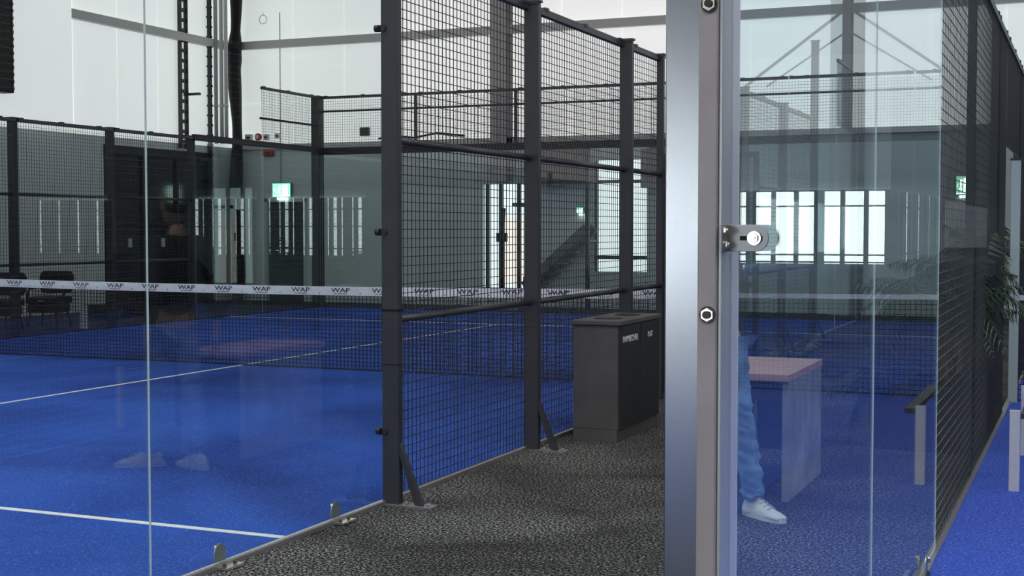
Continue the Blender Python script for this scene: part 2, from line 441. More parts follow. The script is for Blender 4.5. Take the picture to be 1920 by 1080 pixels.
def post(loc, rz, h, label, group=None, w=.10, d=.05, gusset=True, clamps=(), clamp_side=-1, sleeve=False, mat='frame'):
    """box post, its inner face on local x=0, body on local +x"""
    t = thing('fence_post', label, 'fence post', loc, rz, group)
    def bm_():
        m = MB(); m.box(0, w, -d/2, d/2, .0, h); return m.mesh('post_body', [M[mat]])
    part('post_body', cached(('post', w, d, h, mat), bm_), t, [], bevel=.004)
    if gusset:
        def gm():
            m = MB()
            m.prism([(w, -d*.35, .34), (w, -d*.35, .27), (w+.09, -d*.35, .012), (w+.135, -d*.35, .012)], (0, d*.7, 0))
            return m.mesh('gusset', [M['frame']])
        part('gusset', cached(('gus', w, d), gm), t, [])
        def pm():
            m = MB(); m.box(-.01, w+.2, -d*.9, d*.9, 0, .009)
            for x in (w+.035, w+.165): m.tube([(x, 0, .009), (x, 0, .022)], .011, 8)
            return m.mesh('base_plate', [M['alu']])
        part('base_plate', cached(('bp', w, d), pm), t, [])
    def cm():
        m = MB(); m.box(0, w+.002, -d/2-.006, -d/2, h-.012, h+.006); m.box(-.01, w+.01, -d/2-.01, d/2+.01, h, h+.015); return m.mesh('post_cap', [M['frame']])
    part('post_cap', cached(('cap', w, d, h), cm), t, [])
    for z in clamps:
        m = MB(); y = clamp_side*(d/2)
        m.box(-.012, .03, y-.004, y+.004, z-.018, z+.018)
        m.tube([(-.03, y*1.2, z), (-.006, y*1.2, z)], .019, 10)
        m.tube([(.02, y-.01, z), (.02, y+.0, z)], .014, 8)
        part('glass_clamp', m, t, M['dark_bolt'])
    if sleeve:
        for a_, b_ in ((.762, .766), (1.050, 1.062)): part('joint_seam', B(-.002, w+.002, -d/2-.002, d/2+.002, a_, b_), t, M['black'])
    return t

# ---- near side of the left court
NS = 'of the left court, along the grey turf aisle'
glass_panel((LX, Y0, 0), 0, 2, 'clear glass panel at the photo\'s left edge, before the bright vertical seam')
glass_panel((LX, Y0+2, 0), 0, 2, 'clear glass panel between the bright vertical seam and the first dark fence post')
post((LX, Y0, 0), 0, 4, 'dark corner post at the end of the left court beside the aisle')
post((LX, 6.5, 0), 0, 3, 'dark grey square fence post in the left half, three glass clamps and triangular foot', clamps=(.40, 1.475, 2.56), sleeve=True)
post((LX, 8.5, 0), 0, 3.0, 'dark fence post with triangular foot, right of the clamped post, between two wire bays')
post((LX, 10.5, 0), 0, 3.0, 'dark fence post rising behind the grey waste cabinet')
mesh_panel((LX, 6.53, 0), 0, 1.94, .03, 3.0, 'large wire mesh bay directly right of the post with the glass clamps')
mesh_panel((LX, 8.53, 0), 0, 1.94, .03, 3.0, 'wire mesh bay between the second fence post and the post behind the cabinet')
mesh_panel((LX, 10.53, 0), 0, .95, .03, 3.0, 'narrow wire mesh bay right behind the grey waste cabinet')
post((LX, 11.5, 0), 0, 3.0, 'thin dark door post of the left court entrance', w=.06, gusset=False)
mesh_panel((LX, 14.5, 0), 0, 1.97, .03, 3.0, 'wire mesh bay of the left court just past its net, seen through the right glass')
post((LX, 14.5, 0), 0, 3.0, 'dark fence post of the left court just past its entrance gap')
mesh_panel((LX, 16.53, 0), 0, 1.94, .03, 3.0, 'furthest wire mesh bay on the aisle side of the left court')
post((LX, 16.5, 0), 0, 3.0, 'dark fence post of the left court, second past its entrance gap')
post((LX, 18.5, 0), 0, 4.0, 'dark fence post of the left court where its far glass begins')
glass_panel((LX, 18.53, 0), 0, 1.96, 'far glass panel on the aisle side of the left court, nearer one of two', brackets=False)
glass_panel((LX, 20.5, 0), 0, 1.96, 'far glass panel on the aisle side of the left court, corner one of two', brackets=False)
post((LX, Y1, 0), 0, 4, 'dark far corner post of the left court beside the aisle', gusset=False)
mesh_panel((LX, 20.5, 0), 0, 1.97, 3.02, 4.0, 'short raised wire panel above the far corner glass beside the aisle', rails=())
# door leaf of the entrance, folded open into the aisle
t = thing('mesh_gate', 'narrow black lattice gate leaf standing open beside the waste cabinet', 'gate', (LX+.07, 11.5, 0), 0)
m = MB(); 
for (x0, x1, z0, z1) in ((0, .05, .05, 2.15), (.78, .83, .05, 2.15), (.05, .78, .05, .1), (.05, .78, 2.1, 2.15), (.05, .78, 1.0, 1.04)):
    m.box(x0, x1, -.02, .02, z0, z1)
part('gate_frame', m, t, M['frame_black'], bevel=.003)
m = MB()
for i in range(15): m.box(.05+.05*i-.002, .05+.05*i+.002, -.003, .003, .1, 2.1)
for i in range(41): m.box(.05, .78, -.0035, .0035, .1+.05*i-.002, .1+.05*i+.002)
part('wire_mesh', m, t, M['wire'])
m = MB(); m.tube([(.72, -.02, 1.1), (.72, -.07, 1.1), (.72, -.07, 1.2), (.72, -.02, 1.2)], .008); part('handle', m, t, M['chrome'])

# ---- far side of the left court
for y, g in ((10.5, 0), (14.5, 1), (16.5, 0), (18.5, 0)):
    post((FX, y, 0), PI, 3.0, {10.5: 'black far side fence post level with the cabinet', 14.5: 'black far side fence post in front of the black chairs',
         16.5: 'black far side fence post in front of the dark sliding door', 18.5: 'black far side fence post where the far glass begins'}[y], w=.10, d=.10, gusset=False, mat='frame_black')
mesh_panel((FX, 14.5, 0), PI, 1.94, .03, 3.0, 'wire mesh bay at the left edge on the far side, left of the black post')
mesh_panel((FX, 16.5, 0), PI, 1.94, .03, 3.0, 'wire mesh bay on the far side of the court with black chairs behind it')
mesh_panel((FX, 18.5, 0), PI, 1.94, .03, 3.0, 'far side wire mesh bay in front of the dark sliding door')
glass_panel((FX, 20.47, 0), PI, 1.94, 'far side glass panel in front of the dark sliding door', brackets=False)
glass_panel((FX, 22.46, 0), PI, 1.94, 'far side glass panel next to the far left corner post', brackets=False)
mesh_panel((FX, 22.45, 0), PI, 1.95, 3.02, 4.0, 'raised slanting wire panel left of the thick corner post, above the exit door', rails=(3.45,))
b = MB(); b.box(FX-.03, FX+.03, 18.5, 22.5, 2.94, 3.04)
tag(part('frame_beam', b, None, M['frame_black']), 'black steel beam along the top of the far side glass', 'beam')
# ---- far end of the left court
post((FX, Y1, 0), PI, 4.0, 'thick black corner post right of the exit door', w=.16, d=.2, gusset=False, mat='frame_black')
for i in range(5):
    x = FX+2*i
    ordn = ['first', 'second', 'third', 'fourth', 'fifth'][i]
    glass_panel((x+1.985, Y1, 0), PI/2, 1.97, 'far end glass panel of the left court, %s from the thick corner post' % ordn, brackets=False)
    mesh_panel((x+1.985, Y1, 0), PI/2, 1.97, 3.02, 4.0, 'raised wire panel on the far end of the left court, %s from the corner post' % ordn, rails=(3.72,))
    if i:
        p_ = thing('fence_post', 'thin upright between raised wire panels, %s along the far end of the left court' % ordn, 'fence post', (x, Y1, 0))
        part('post_body', B(-.025, .025, 0, .05, 2.95, 4.0), p_, M['frame_black'])
b = MB(); b.box(FX, LX, Y1-.04, Y1+.06, 2.90, 3.03)
tag(part('frame_beam', b, None, M['frame_black']), 'black steel beam across the far end of the left court, below the raised wire', 'beam')

# ---- right court: end glass near the camera, aisle side, far end
glass_panel((1.385, Y0, 0), PI/2, 1.995, 'large clear glass panel held by the chrome-bolted bracket at right', brackets=False, z1=3.0)
def rglass(y, label, br=True): return glass_panel((RX, y+1.98, 0), PI, 1.985, label, brackets=br, mat='glass_side')
rglass(Y0+.03, 'right court side glass panel between the steel corner post and the thin white seam')
rglass(Y0+2.02, 'right court side glass panel between the thin white seam and the slanting wire mesh')
rb = [(6.5, 'first, nearest bay of wire mesh at the right edge, starting where the right glass ends'),
      (8.5, 'second bay of wire mesh at the right edge, behind the potted palm'), 
      (13.5, 'right court wire mesh bay just past its entrance'), (15.5, 'right court wire mesh bay second past its entrance'), (17.5, 'right court wire mesh last short bay before the far glass')]
for y, lb in rb:
    L_ = 1.0 if y == 17.5 else (1.97 if y < 17 else 1)
    mesh_panel((RX, y+L_, 0), PI, L_, .03, 3.0, lb, rails=(), thin=True)
mesh_panel((RX, 11.47, 0), PI, .97, .03, 3.0, 'short bay of right court wire mesh before the pale entrance post', rails=(), thin=True)
for y, lb in ((8.5, 'slim dark post of the right court between its first two wire mesh bays'), (10.5, 'slim dark post of the right court before its short wire bay'), (13.5, 'slim dark post of the right court just past its entrance'),
              (15.5, 'slim dark post of the right court between the two wire bays past its entrance'), (18.5, 'slim dark post of the right court where its far glass begins')):
    post((RX, y, 0), PI, 3.0, lb, w=.05, d=.05, gusset=False)
rglass(18.52, 'right court far side glass panel, nearer of two', False)
rglass(20.5, 'right court far side glass panel, corner one of two', False)
post((RX, Y1, 0), PI, 4, 'dark far corner post of the right court beside the aisle', gusset=False)
for i in range(5):
    x = RX+2*i; ordn = ['first', 'second', 'third', 'fourth', 'fifth'][i]
    glass_panel((x+1.985, Y1, 0), PI/2, 1.97, 'far end glass of the right court, mirrored in its side glass, %s from the aisle' % ordn, brackets=False)
    mesh_panel((x+1.985, Y1, 0), PI/2, 1.97, 3.02, 4.0, 'raised wire panel on the far end of the right court, %s from the aisle' % ordn, rails=(3.72,))
b = MB(); b.box(RX, RX+10, Y1-.04, Y1+.06, 2.90, 3.03)
tag(part('frame_beam', b, None, M['frame_black']), 'black steel beam across the far end of the right court', 'beam')
post((RX+.07, YN-.1, 0), PI, 2.08, 'pale grey entrance post at the right edge, seen past the wire mesh', w=.075, d=.06, gusset=False, mat='post_light')
mesh_panel((RX, 13.47, 0), PI, 1.94, 2.15, 3.0, 'short wire bay above the entrance of the right court', rails=(), thin=True)

# kerb profiles
for x, lb in ((LX, 'aluminium edge strip between blue court and grey turf, left court'), (RX, 'aluminium edge strip under the right court side glass and mesh')):
    b = MB(); b.box(x-.02, x+.02, Y0, Y1, 0, .022)
    tag(part('edge_strip', b, None, M['alu']), lb, 'edge strip')
b = MB(); b.box(FX-.02, FX+.02, Y0, Y1, 0, .03); b.box(FX, LX, Y1-.02, Y1+.02, 0, .03)
tag(part('edge_strip', b, None, M['black']), 'black edge strip around the far sides of the left court', 'edge strip')

# ---- nearby corner post of the right court (steel, with bolted bar and glass bracket)
t = thing('corner_post', 'large brushed steel corner post in the foreground with a bolted mauve-grey bar', 'fence post', (-.67, Y0-.06, 0))
part('post_body', B(-.062, .006, 0, .08, 0, 4.0), t, M['steel'], 'brushed steel post face', bevel=.003)
part('clamp_bar', B(.006, .042, -.02, .055, .02, 4.0), t, [M['painted_bar']], 'mauve-grey bar', bevel=.003)
part('side_profile', B(.0425, .050, -.012, .11, .02, 4.0), t, [M['bar_side']], 'pale anodised side profile', bevel=.002)
for z in (.22, .78, 1.335, 1.895, 2.45, 3.0):
    m = MB(); m.tube([(.026, -.02, z), (.026, -.027, z)], .0125, 6, 0, smooth=False); m.tube([(.026, -.027, z), (.026, -.033, z)], .007, 12, 1)
    m.tube([(.026, -.0205, z), (.026, -.023, z)], .0155, 16, 1)
    part('bolt', m, t, [M['brass_bolt'], M['dark_bolt']])
m = MB()
z = 1.474; h = .0245
prof = [(.052, .012, z+h), (.052, .012, z-h)] + [(.105+h*math.cos(a), .012, z+h*math.sin(a)) for a in [-PI/2+PI*i/14 for i in range(15)]]
m.prism(prof, (0, .004, 0))
m.box(.050, .054, -.03, .014, z-h-.001, z+h)
br = part('glass_bracket', m, t, M['bracket'], 'grey glass bracket with slotted hole', bevel=.001)
m = MB(); m.tube([(.104, .011, z), (.104, .006, z)], .0125, 20); m.tube([(.104, .006, z), (.104, .0, z)], .0085, 6, smooth=False)
m.tube([(.104, 0, z), (.104, -.004, z)], .004, 8)
part('bolt', m, br, M['chrome'])
m = MB(); m.box(.077, .118, .0105, .0118, z-.004, z+.004); part('slot', m, br, M['black'])
for dz, yy in ((.014, -.018), (-.012, -.008)):
    m = MB(); m.tube([(.054, yy, z+dz), (.059, yy, z+dz)], .0065, 6, 0, smooth=False); m.tube([(.059, yy, z+dz), (.063, yy, z+dz)], .0045, 8)
    part('bolt', m, br, M['brass_bolt'])

# ------------------------------------------------------------------ courts: carpets with their lines
def court(x0, x1, label, mat='blue'):
    t = thing('court_carpet', label, 'court', ((x0+x1)/2, YN, 0))
    part('carpet', B(-(x1-x0)/2+.02, (x1-x0)/2-.02, -9.98, 9.98, 0, .012), t, M[mat])
    hw = (x1-x0)/2-.02
    for a in ((-hw, hw, -6.95-.025, -6.95+.025), (-hw, hw, 6.95-.025, 6.95+.025), (-.025, .025, -6.925, 6.925)):
        part('court_line', B(*a, .0125, .0140), t, M['line'], 'white court line')
    return t
court(FX, LX, 'blue padel court carpet in the left half of the photo')
court(RX, RX+10, 'blue padel court carpet under the right glass, at the bottom right', 'blue_sanded')
t = thing('court_carpet', 'blue court carpet far behind the camera, mirrored in the right glass', 'court', (-11.5, -44, 0))
part('carpet', B(-5, 3.5, -9, 8, 0, .012), t, M['blue'])
part('edge_strip', B(-5, 3.5, 8, 8.15, 0, .05), t, M['alu'])
for i in range(8): part('edge_bracket', B(-4.6+i, -4.4+i, 8.15, 8.2, 0, .22), t, M['black'])
t = thing('court_carpet', 'added blue sheet just behind the camera, tinting the steel post reflection', 'court', (-.3, -6.5, 0))  # unseen sheet added to turn the lower steel post blue
part('carpet', B(-6, -1.4, -5, 5, 0, .012), t, M['blue'])
t = thing('court_carpet', 'blue court carpet in the far right wing, mirrored in the left glass', 'court', (30, 50, 0))
part('carpet', B(-22, 22, -16, 15, 0, .012), t, M['blue'])

# ------------------------------------------------------------------ text helper
def text_mesh(txt, size, sx=1.0, ext=.001):
    c = bpy.data.curves.new('txt', 'FONT'); c.body = txt; c.size = size; c.extrude = ext; c.align_x = 'CENTER'; c.align_y = 'CENTER'
    c.resolution_u = 2; c.offset = size*.012
    o = bpy.data.objects.new('txt', c); COL.objects.link(o)
    dg = bpy.context.evaluated_depsgraph_get(); dg.update()
    me = bpy.data.meshes.new_from_object(o.evaluated_get(dg))
    bpy.data.objects.remove(o); bpy.data.curves.remove(c)
    for v in me.vertices: v.co.x *= sx
    me.materials.clear(); 
    return me

# ------------------------------------------------------------------ nets
def net(x0, label, tape_h, logos, posts=True):
    W = 10.0; t = thing('court_net', label, 'net', (x0, YN, 0))
    def top(u): return .885+.04*(2*u-1)**2
    m = MB(); h = .0029; s = .045; n = int(W/s)
    for i in range(n+1):
        x = W*i/n; zt = top(x/W)-tape_h*.5
        m.add([(x-h,-h,.02),(x+h,-h,.02),(x+h,h,.02),(x-h,h,.02),(x-h,-h,zt),(x+h,-h,zt),(x+h,h,zt),(x-h,h,zt)], [(0,1,5,4),(1,2,6,5),(2,3,7,6),(3,0,4,7)])
    rows = 19; seg = 24
    for j in range(rows+1):
        f = j/rows
        for i in range(seg):
            xa, xb = W*i/seg, W*(i+1)/seg
            za = .02+(top(xa/W)-tape_h-.02)*f; zb = .02+(top(xb/W)-tape_h-.02)*f
            hh = h if j else .006
            m.add([(xa,-hh,za-hh),(xa,hh,za-hh),(xa,hh,za+hh),(xa,-hh,za+hh),(xb,-hh,zb-hh),(xb,hh,zb-hh),(xb,hh,zb+hh),(xb,-hh,zb+hh)], [(0,1,5,4),(1,2,6,5),(2,3,7,6),(3,0,4,7)])
    part('netting', m, t, M['net_cord'])
    m = MB(); seg = 40
    ring = []
    for i in range(seg+1):
        x = W*i/seg; zt = top(x/W)
        ring += [(x,-.009,zt),(x,-.009,zt-tape_h),(x,.009,zt-tape_h),(x,.009,zt)]
    fs = []
    for i in range(seg):
        for k_ in range(4): fs.append((i*4+k_, i*4+(k_+1) % 4, (i+1)*4+(k_+1) % 4, (i+1)*4+k_))
    fs += [(0,1,2,3), (seg*4, seg*4+3, seg*4+2, seg*4+1)]
    m.add(ring, fs)
    hb = part('headband', m, t, M['tape'])
    if logos:
        wap = text_mesh('WAP', .066, 1.55); wap.materials.append(M['ink'])
        sub = text_mesh('WE ARE PADEL', .017, 1.35); sub.materials.append(M['ink'])
        dm = MB(); dm.tube([(0,-.0105,0), (0,-.009,0)], .0065, 10); dme = dm.mesh('dot', [M['ink']])
        for i in range(20):
            x = .30+.49*i
            if x > 9.9: break
            zt = top(x/W)
            slope = (top((x+.1)/W)-top((x-.1)/W))/.2
            o = link('logo', wap, hb, (x, -.0102, zt-tape_h*.42)); o.rotation_euler = (PI/2, -math.atan(slope), 0)
            o = link('logo_text', sub, hb, (x, -.0102, zt-tape_h*.82)); o.rotation_euler = (PI/2, -math.atan(slope), 0)
            link('dot', dme, hb, (x+.235, 0, zt-tape_h*.76))
    for x in (-.03, W+.03) if posts else ():
        m = MB(); m.box(x-.03, x+.03, -.03, .03, 0, .95); m.tube([(x, -.03, .8), (x, -.09, .8)], .012)
        part('net_post', m, t, M['frame_black'])
    return t
net(FX+.06, 'padel net across the left court with a white printed tape along its top', .092, True)
net(RX+.07, 'padel net of the right court with a narrow plain white top cord', .045, False)

# ------------------------------------------------------------------ columns, pipes, wall fittings
def column(x, label, z0=0):
    t = thing('steel_column', label, 'column', (x, EY-.32, 0))
    m = MB(); m.box(-.17, .17, -.02, .0, z0, HC-.01); m.box(-.17, .17, .26, .28, z0, HC-.01); m.box(-.012, .012, 0, .26, z0, HC-.01)
    part('column_shaft', m, t, M['column'])
    m = MB(); m.box(-.17, .17, .0, .26, HW-.1, HW-.08); part('stiffener', m, t, M['column'])
column(-10.45, 'brownish steel wall column behind the wire mesh, above the bright glass door', 2.42)
column(-3.85, 'steel wall column at the end of the aisle behind the right glass')
column(2.75, 'steel wall column mirrored in the right court glass')
for x in (-3.85, 2.75):
    m = MB(); m.bar((x-.1, EY-.2, 5.3), (x-1.9, EY-.2, 4.0), .03, .05); m.bar((x-.1, EY-.2, 4.9), (x-1.5, EY-.2, 4.0), .02, .03)
    tag(part('diagonal_brace', m, None, M['girt']), 'thin diagonal bracing from the steel column, ' + ('at the end of the aisle' if x < 0 else 'mirrored in the right glass'), 'brace')
# corner pipes: black wrapped pipe and pale pipes
xc = -16.43
pts = []; rr = []
for i in range(46):
    z = i*.2; pts.append((xc+.03*math.sin(z*2.3), EY-.25, z)); rr.append(.12+.02*math.sin(z*3.1)+.03*(abs(z-5.2) < .25))
pts[-1] = (pts[-1][0], pts[-1][1], HC-.02)
m = MB(); m.tube(pts, rr, 12); tag(part('wrapped_pipe', m, None, M['black']), 'thick uneven black pipe running up the hall corner', 'pipe')
for dx, dy, r, lb in ((.34, -.62, .04, 'nearest the black pipe'), (.23, -.62, .04, 'middle one of three'), (.12, -.66, .04, 'leftmost of three')):
    m = MB(); m.tube([(WX+dx, EY+dy, 3.25), (WX+dx, EY+dy, HC-.02)], r, 10)
    for z in (4.0, 5.3, 6.6): m.tube([(WX+dx, EY+dy, z), (WX+dx, EY+dy, z+.05)], r*1.25, 10)
    tag(part('riser_pipe', m, None, M['pipe_white']), 'pale vertical pipe left of the black corner pipe, ' + lb, 'pipe')
m = MB(); m.box(WX+.01, WX+.09, EY-.80, EY-.75, 0, HC-.02)
for i in range(44): m.box(WX+.005, WX+.10, EY-.82, EY-.74, .2*i, .2*i+.04)
tag(part('cable_riser', m, None, M['frame_black']), 'thin dark cable riser left of the pale corner pipes', 'cable riser')
# latticed cable ladder on the left wall
t = thing('cable_ladder', 'black vertical cable ladder on the upper left wall', 'cable ladder', (WX+.01, 22.42, 0))
for dy in (0, .2):
    part('side_rail', B(0, .08, dy, dy+.035, 3.1, HC-.02), t, M['frame_black'])
m = MB()
for i in range(28): part('rung', B(.02, .06, .03, .205, 3.2+.2*i, 3.27+.2*i), t, M['frame_black'])
m = MB(); m.box(WX+.3, WX+1.3, EY-1.5, EY-1.44, 3.98, 4.03) if False else m.box(WX+.02, WX+.4, EY-1.62, EY-1.56, 4.15, 4.2)
tag(part('wall_bracket', m, None, M['frame_black']), 'small black arm on the left wall beside the pale pipes', 'bracket')
# hanging black banner, top left
t = thing('hanging_heater', 'black unit hanging at the top left corner of the photo', 'heater', (WX+.16, 16.55, 3.72))
part('casing', B(0, .25, -.35, .98, 0, 2.6), t, M['black'], bevel=.02)
m = MB()
for i in range(22): m.box(.25, .262, .93, .97, .05+.115*i, .1+.115*i)
part('vent_slats', m, t, M['frame'])
# wall boxes and alarm near the corner
def wall_item(name, x, z, w, h, mat, label, cat, round_=False):
    t = thing(name, label, cat, (x, EY-.001, z))
    m = MB()
    if round_: m.tube([(0, 0, 0), (0, -.06, 0)], w/2, 16); part('housing', m, t, M[mat]); m2 = MB(); m2.tube([(0, -.06, 0), (0, -.09, 0)], w*.28, 12); part('sounder', m2, t, M['white'])
    else:
        m.box(-w/2, w/2, -.08, 0, -h/2, h/2); part('housing', m, t, M[mat], bevel=.008); m2 = MB(); m2.box(-w*.25, w*.25, -.09, -.08, -h*.2, h*.15); part('cover', m2, t, M['frame'])
wall_item('junction_box', -16.25, 3.40, .17, .14, 'white', 'small white box at the hall corner left of the red alarm', 'junction box')
wall_item('fire_alarm', -16.03, 3.41, .15, .15, 'red', 'round red fire alarm on the end wall by the corner', 'alarm', True)
wall_item('junction_box', -15.82, 3.40, .12, .12, 'white', 'small white box right of the red alarm', 'junction box')
wall_item('junction_box', -15.55, 3.42, .10, .10, 'white', 'small pale box furthest right of the red alarm', 'junction box')
wall_item('warning_plate', -15.78, 3.07, .24, .11, 'red', 'dark red plate under the black beam above the exit door', 'sign')
m = MB(); m.tube([(-15.9+.09*math.cos(a), EY-.02, 5.83+.09*math.sin(a)) for a in [2*PI*i/18 for i in range(19)]], .008, 6, cap=False)
m.tube([(-15.9, EY-.02, 5.92), (-15.9, EY-.02, 5.98)], .006, 6)
tag(part('cable_loop', m, None, M['girt']), 'thin cable loop hanging on the upper white end wall', 'cable')
m = MB(); m.tube([(-15.5, EY-.015, 2.45), (-15.5, EY-.015, 5.95)], .013, 6)
tag(part('conduit', m, None, M['pipe_white']), 'thin white conduit rising from the exit sign', 'conduit')
m = MB(); m.tube([(-13.2, EY-.02, 3.30), (-12.9, EY-.02, 3.36), (-12.4, EY-.02, 3.30), (-11.9, EY-.02, 3.38), (-11.3, EY-.02, 3.31)], .02, 6)
tag(part('loose_cable', m, None, M['black']), 'loose black cable along the end wall above the beam', 'cable')
wall_item('junction_box', -13.5, 3.45, .2, .17, 'frame', 'dark wall box right of the thick corner post', 'junction box')

def exit_sign(x, y, z, rz, w, h, label):
    t = thing('exit_sign', label, 'exit sign', (x, y, z), rz)
    part('housing', B(-w/2-.02, w/2+.02, -.05, 0, -h/2-.02, h/2+.02), t, M['frame'], bevel=.006)
    part('sign_rim', B(-w/2-.016, w/2+.016, -.053, -.05, -h/2-.016, h/2+.016), t, M['sign_rim'], 'green rim')
    part('sign_face', B(-w/2, w/2, -.056, -.05, -h/2, h/2), t, M['sign_green'], 'glowing green face')
    m = MB(); y_ = -.060; s = h
    # doorway, running figure and arrow
    m.box(w*.08, w*.36, y_, -.0565, -s*.40, s*.40)
    m.sphere((-w*.07, y_, s*.27), (s*.075, .003, s*.075), nu=10, nv=6)
    def seg(a, b_, wd): m.bar((a[0], y_, a[1]), (b_[0], y_, b_[1]), wd, .004, up=(0,1,0))
    seg((-w*.09, s*.18), (-w*.13, -s*.05), s*.10); seg((-w*.13, -s*.05), (-w*.05, -s*.2), s*.07); seg((-w*.05, -s*.2), (-w*.07, -s*.38), s*.06)
    seg((-w*.13, -s*.05), (-w*.20, -s*.22), s*.07); seg((-w*.20, -s*.22), (-w*.29, -s*.24), s*.06)
    seg((-w*.09, s*.15), (0, s*.03), s*.05); seg((-w*.10, s*.15), (-w*.2, s*.08), s*.05)
    m.prism([(-w*.44, y_, 0), (-w*.34, y_, s*.14), (-w*.34, y_, -s*.14)], (0, .003, 0))
    m.box(-w*.47, w*.47, y_, -.0565, -s*.5, -s*.43); 
    part('pictogram', m, t, M['sign_white'], 'white running figure, doorway and arrow')
    m = MB(); m.tube([(-w*.25, -.03, -h/2-.035), (w*.3, -.03, -h/2-.035)], .03, 10); part('lamp', m, t, M['sign_white'], 'bright lamp under the sign')
    return t
exit_sign(-15.44, EY-.04, 2.30, 0, .42, .27, 'glowing green exit sign above the door in the left half')
exit_sign(-2.05, EY-.04, 2.23, 0, .19, .30, 'glowing green exit sign seen through the wire mesh at right')
exit_sign(-8.88, EY-.04, 1.85, 0, .14, .09, 'tiny green exit sign reflection, built as a glowing sign above the slanting stair')  # glowing stand-in for a reflected exit sign

# staircase in front of the end wall
t = thing('staircase', 'dark slanting stair stringer against the grey end wall, behind the net', 'staircase', (-9.8, EY-.5, .0))
m = MB(); m.bar((-.05, 0, .42), (1.2, 0, 1.52), .05, .17, up=(0,0,1)); part('stringer', m, t, M['stair'])
m = MB(); m.bar((-.05, .42, .42), (1.2, .42, 1.52), .05, .17); part('stringer', m, t, M['stair'])
part('support_post', B(1.18, 1.25, -.03, .03, 0, 3.1), t, M['frame_black'])
for i in range(5):
    part('tread', B(.06+.235*i, .30+.235*i, .02, .40, .44+.205*i, .47+.205*i), t, M['stair'])
part('post', B(-.06, .02, -.02, .06, 0, .6), t, M['stair'])
t = thing('stair_landing', 'brown landing panel under the black beam, left of the bright window', 'landing', (-9.78, EY-.35, 2.37))
part('fascia', B(0, 1.12, -.03, 0, 0, .62), t, M['brown']); part('deck', B(0, 1.12, 0, .33, .1, .16), t, M['stair'])
m = MB(); m.box(0, 1.12, -.05, -.03, -.03, .03); part('edge_beam', m, t, M['black'])
t = thing('stair_landing', 'dark slanted landing panel right of the bright window, near the gate', 'landing', (-7.5, EY-.35, 2.1))
m = MB(); m.prism([(-.1, -.03, .15), (.25, -.03, .15), (.95, -.03, .55), (.95, -.03, .95), (-.1, -.03, .85)], (0, .04, 0)); part('fascia', m, t, M['stair'])

# ------------------------------------------------------------------ waste cabinet in the aisle
bx0, bx1, by0, by1, bh = -3.365, -3.02, 9.0, 9.95, .84
t = thing('waste_cabinet', 'grey two-door recycling cabinet standing in the aisle beside the wire fence', 'waste cabinet', (bx0, by0, 0))
w_, d_ = bx1-bx0, by1-by0
part('body', B(0, w_-.012, 0, d_, .09, bh-.02), t, M['bin'], bevel=.004)
part('plinth', B(.0, w_-.02, .0, d_-.02, 0, .09), t, M['bin'])
part('top', B(-.012, w_+.01, -.012, d_+.012, bh-.02, bh+.012), t, M['bin'], bevel=.004)
for y0_, y1_, tx, ts in ((.012, d_/2-.006, 'PAPPBECHER', 1.0), (d_/2+.006, d_-.012, 'PLAST', 1.0)):
    dd = part('door', B(w_-.012, w_, y0_, y1_, .09, bh-.03), t, M['bin_door'], bevel=.003)
    me = text_mesh(tx, .062 if len(tx) > 6 else .055, .95 if len(tx) > 6 else .8); me.materials.append(M['white'])
    o = link('door_label', me, dd, (w_+.001, (y0_+y1_)/2, bh-.125)); o.rotation_euler = (PI/2, 0, PI/2)
m = MB()
for cy in (d_*.27, d_*.73):
    m = MB(); m.tube([(w_*.5, cy, bh+.0125), (w_*.5, cy, bh+.016)], .10, 24); part('opening', m, t, M['black'], 'round black opening in the lid')

# ------------------------------------------------------------------ table with panel ends in the aisle
t = thing('side_table', 'pink-topped table with pale board ends behind the right glass', 'table', (-1.51, 7.4, 0))
part('table_top', B(-.52, .0, -.02, .98, .66, .70), t, M['table_top'], 'pinkish top', bevel=.004)
part('side_panel', B(-.04, -.002, 0, .96, 0, .66), t, M['panel_stone'], 'pale mottled end board', bevel=.003)
part('side_panel', B(-.50, -.462, 0, .96, 0, .66), t, M['panel_stone'], bevel=.003)
part('apron', B(-.46, -.042, .0, .03, .55, .658), t, M['apron'], 'dark rail under the top')
part('apron', B(-.46, -.042, 0.92, 0.95, .55, .658), t, M['apron'])

# bench with pale ends inside the right court
t = thing('bench', 'narrow low bench with pale upright ends inside the right court at the right edge', 'bench', (-.42, 8.15, 0))
for y in (0, 1.32): part('end_board', B(0, .055, y, y+.03, .012, .47), t, M['bench_board'], 'pale end board')
part('seat', B(.056, .12, .03, 1.32, .42, .45), t, M['bench_seat'])

# ------------------------------------------------------------------ chairs behind the far fence
def far_chair(x, y, rz, label):
    t = thing('chair', label, 'chair', (x, y, 0), rz)
    m = MB(); m.prism([(-.22, .20, .52), (-.27, .2, .60), (-.27, .22, .80), (-.22, .23, .86), (.22, .23, .86), (.27, .22, .80), (.27, .2, .60), (.22, .20, .52)], (0, .07, 0))
    part('backrest', m, t, M['black'], bevel=.02)
    m = MB(); m.prism([(-.26, -.24, .38), (-.27, .22, .38), (.27, .22, .38), (.26, -.24, .38)], (0, 0, .1)); part('seat', m, t, M['black'], bevel=.02)
    part('shell', B(-.25, .25, -.22, .2, .24, .38), t, M['black'], bevel=.03)
    m = MB(); m.box(-.05, .06, -.245, -.235, .42, .43); part('badge', m, t, M['white'])
    for sx in (-1, 1):
        m = MB(); m.tube([(sx*.27, .2, .62), (sx*.29, -.05, .60), (sx*.28, -.15, .45)], .022, 8); part('armrest', m, t, M['black'])
        for sy in (-1, 1):
            m = MB(); m.tube([(sx*.2, sy*.18, .26), (sx*.24, sy*.22, .004)], .016, 8); part('leg', m, t, M['black'])
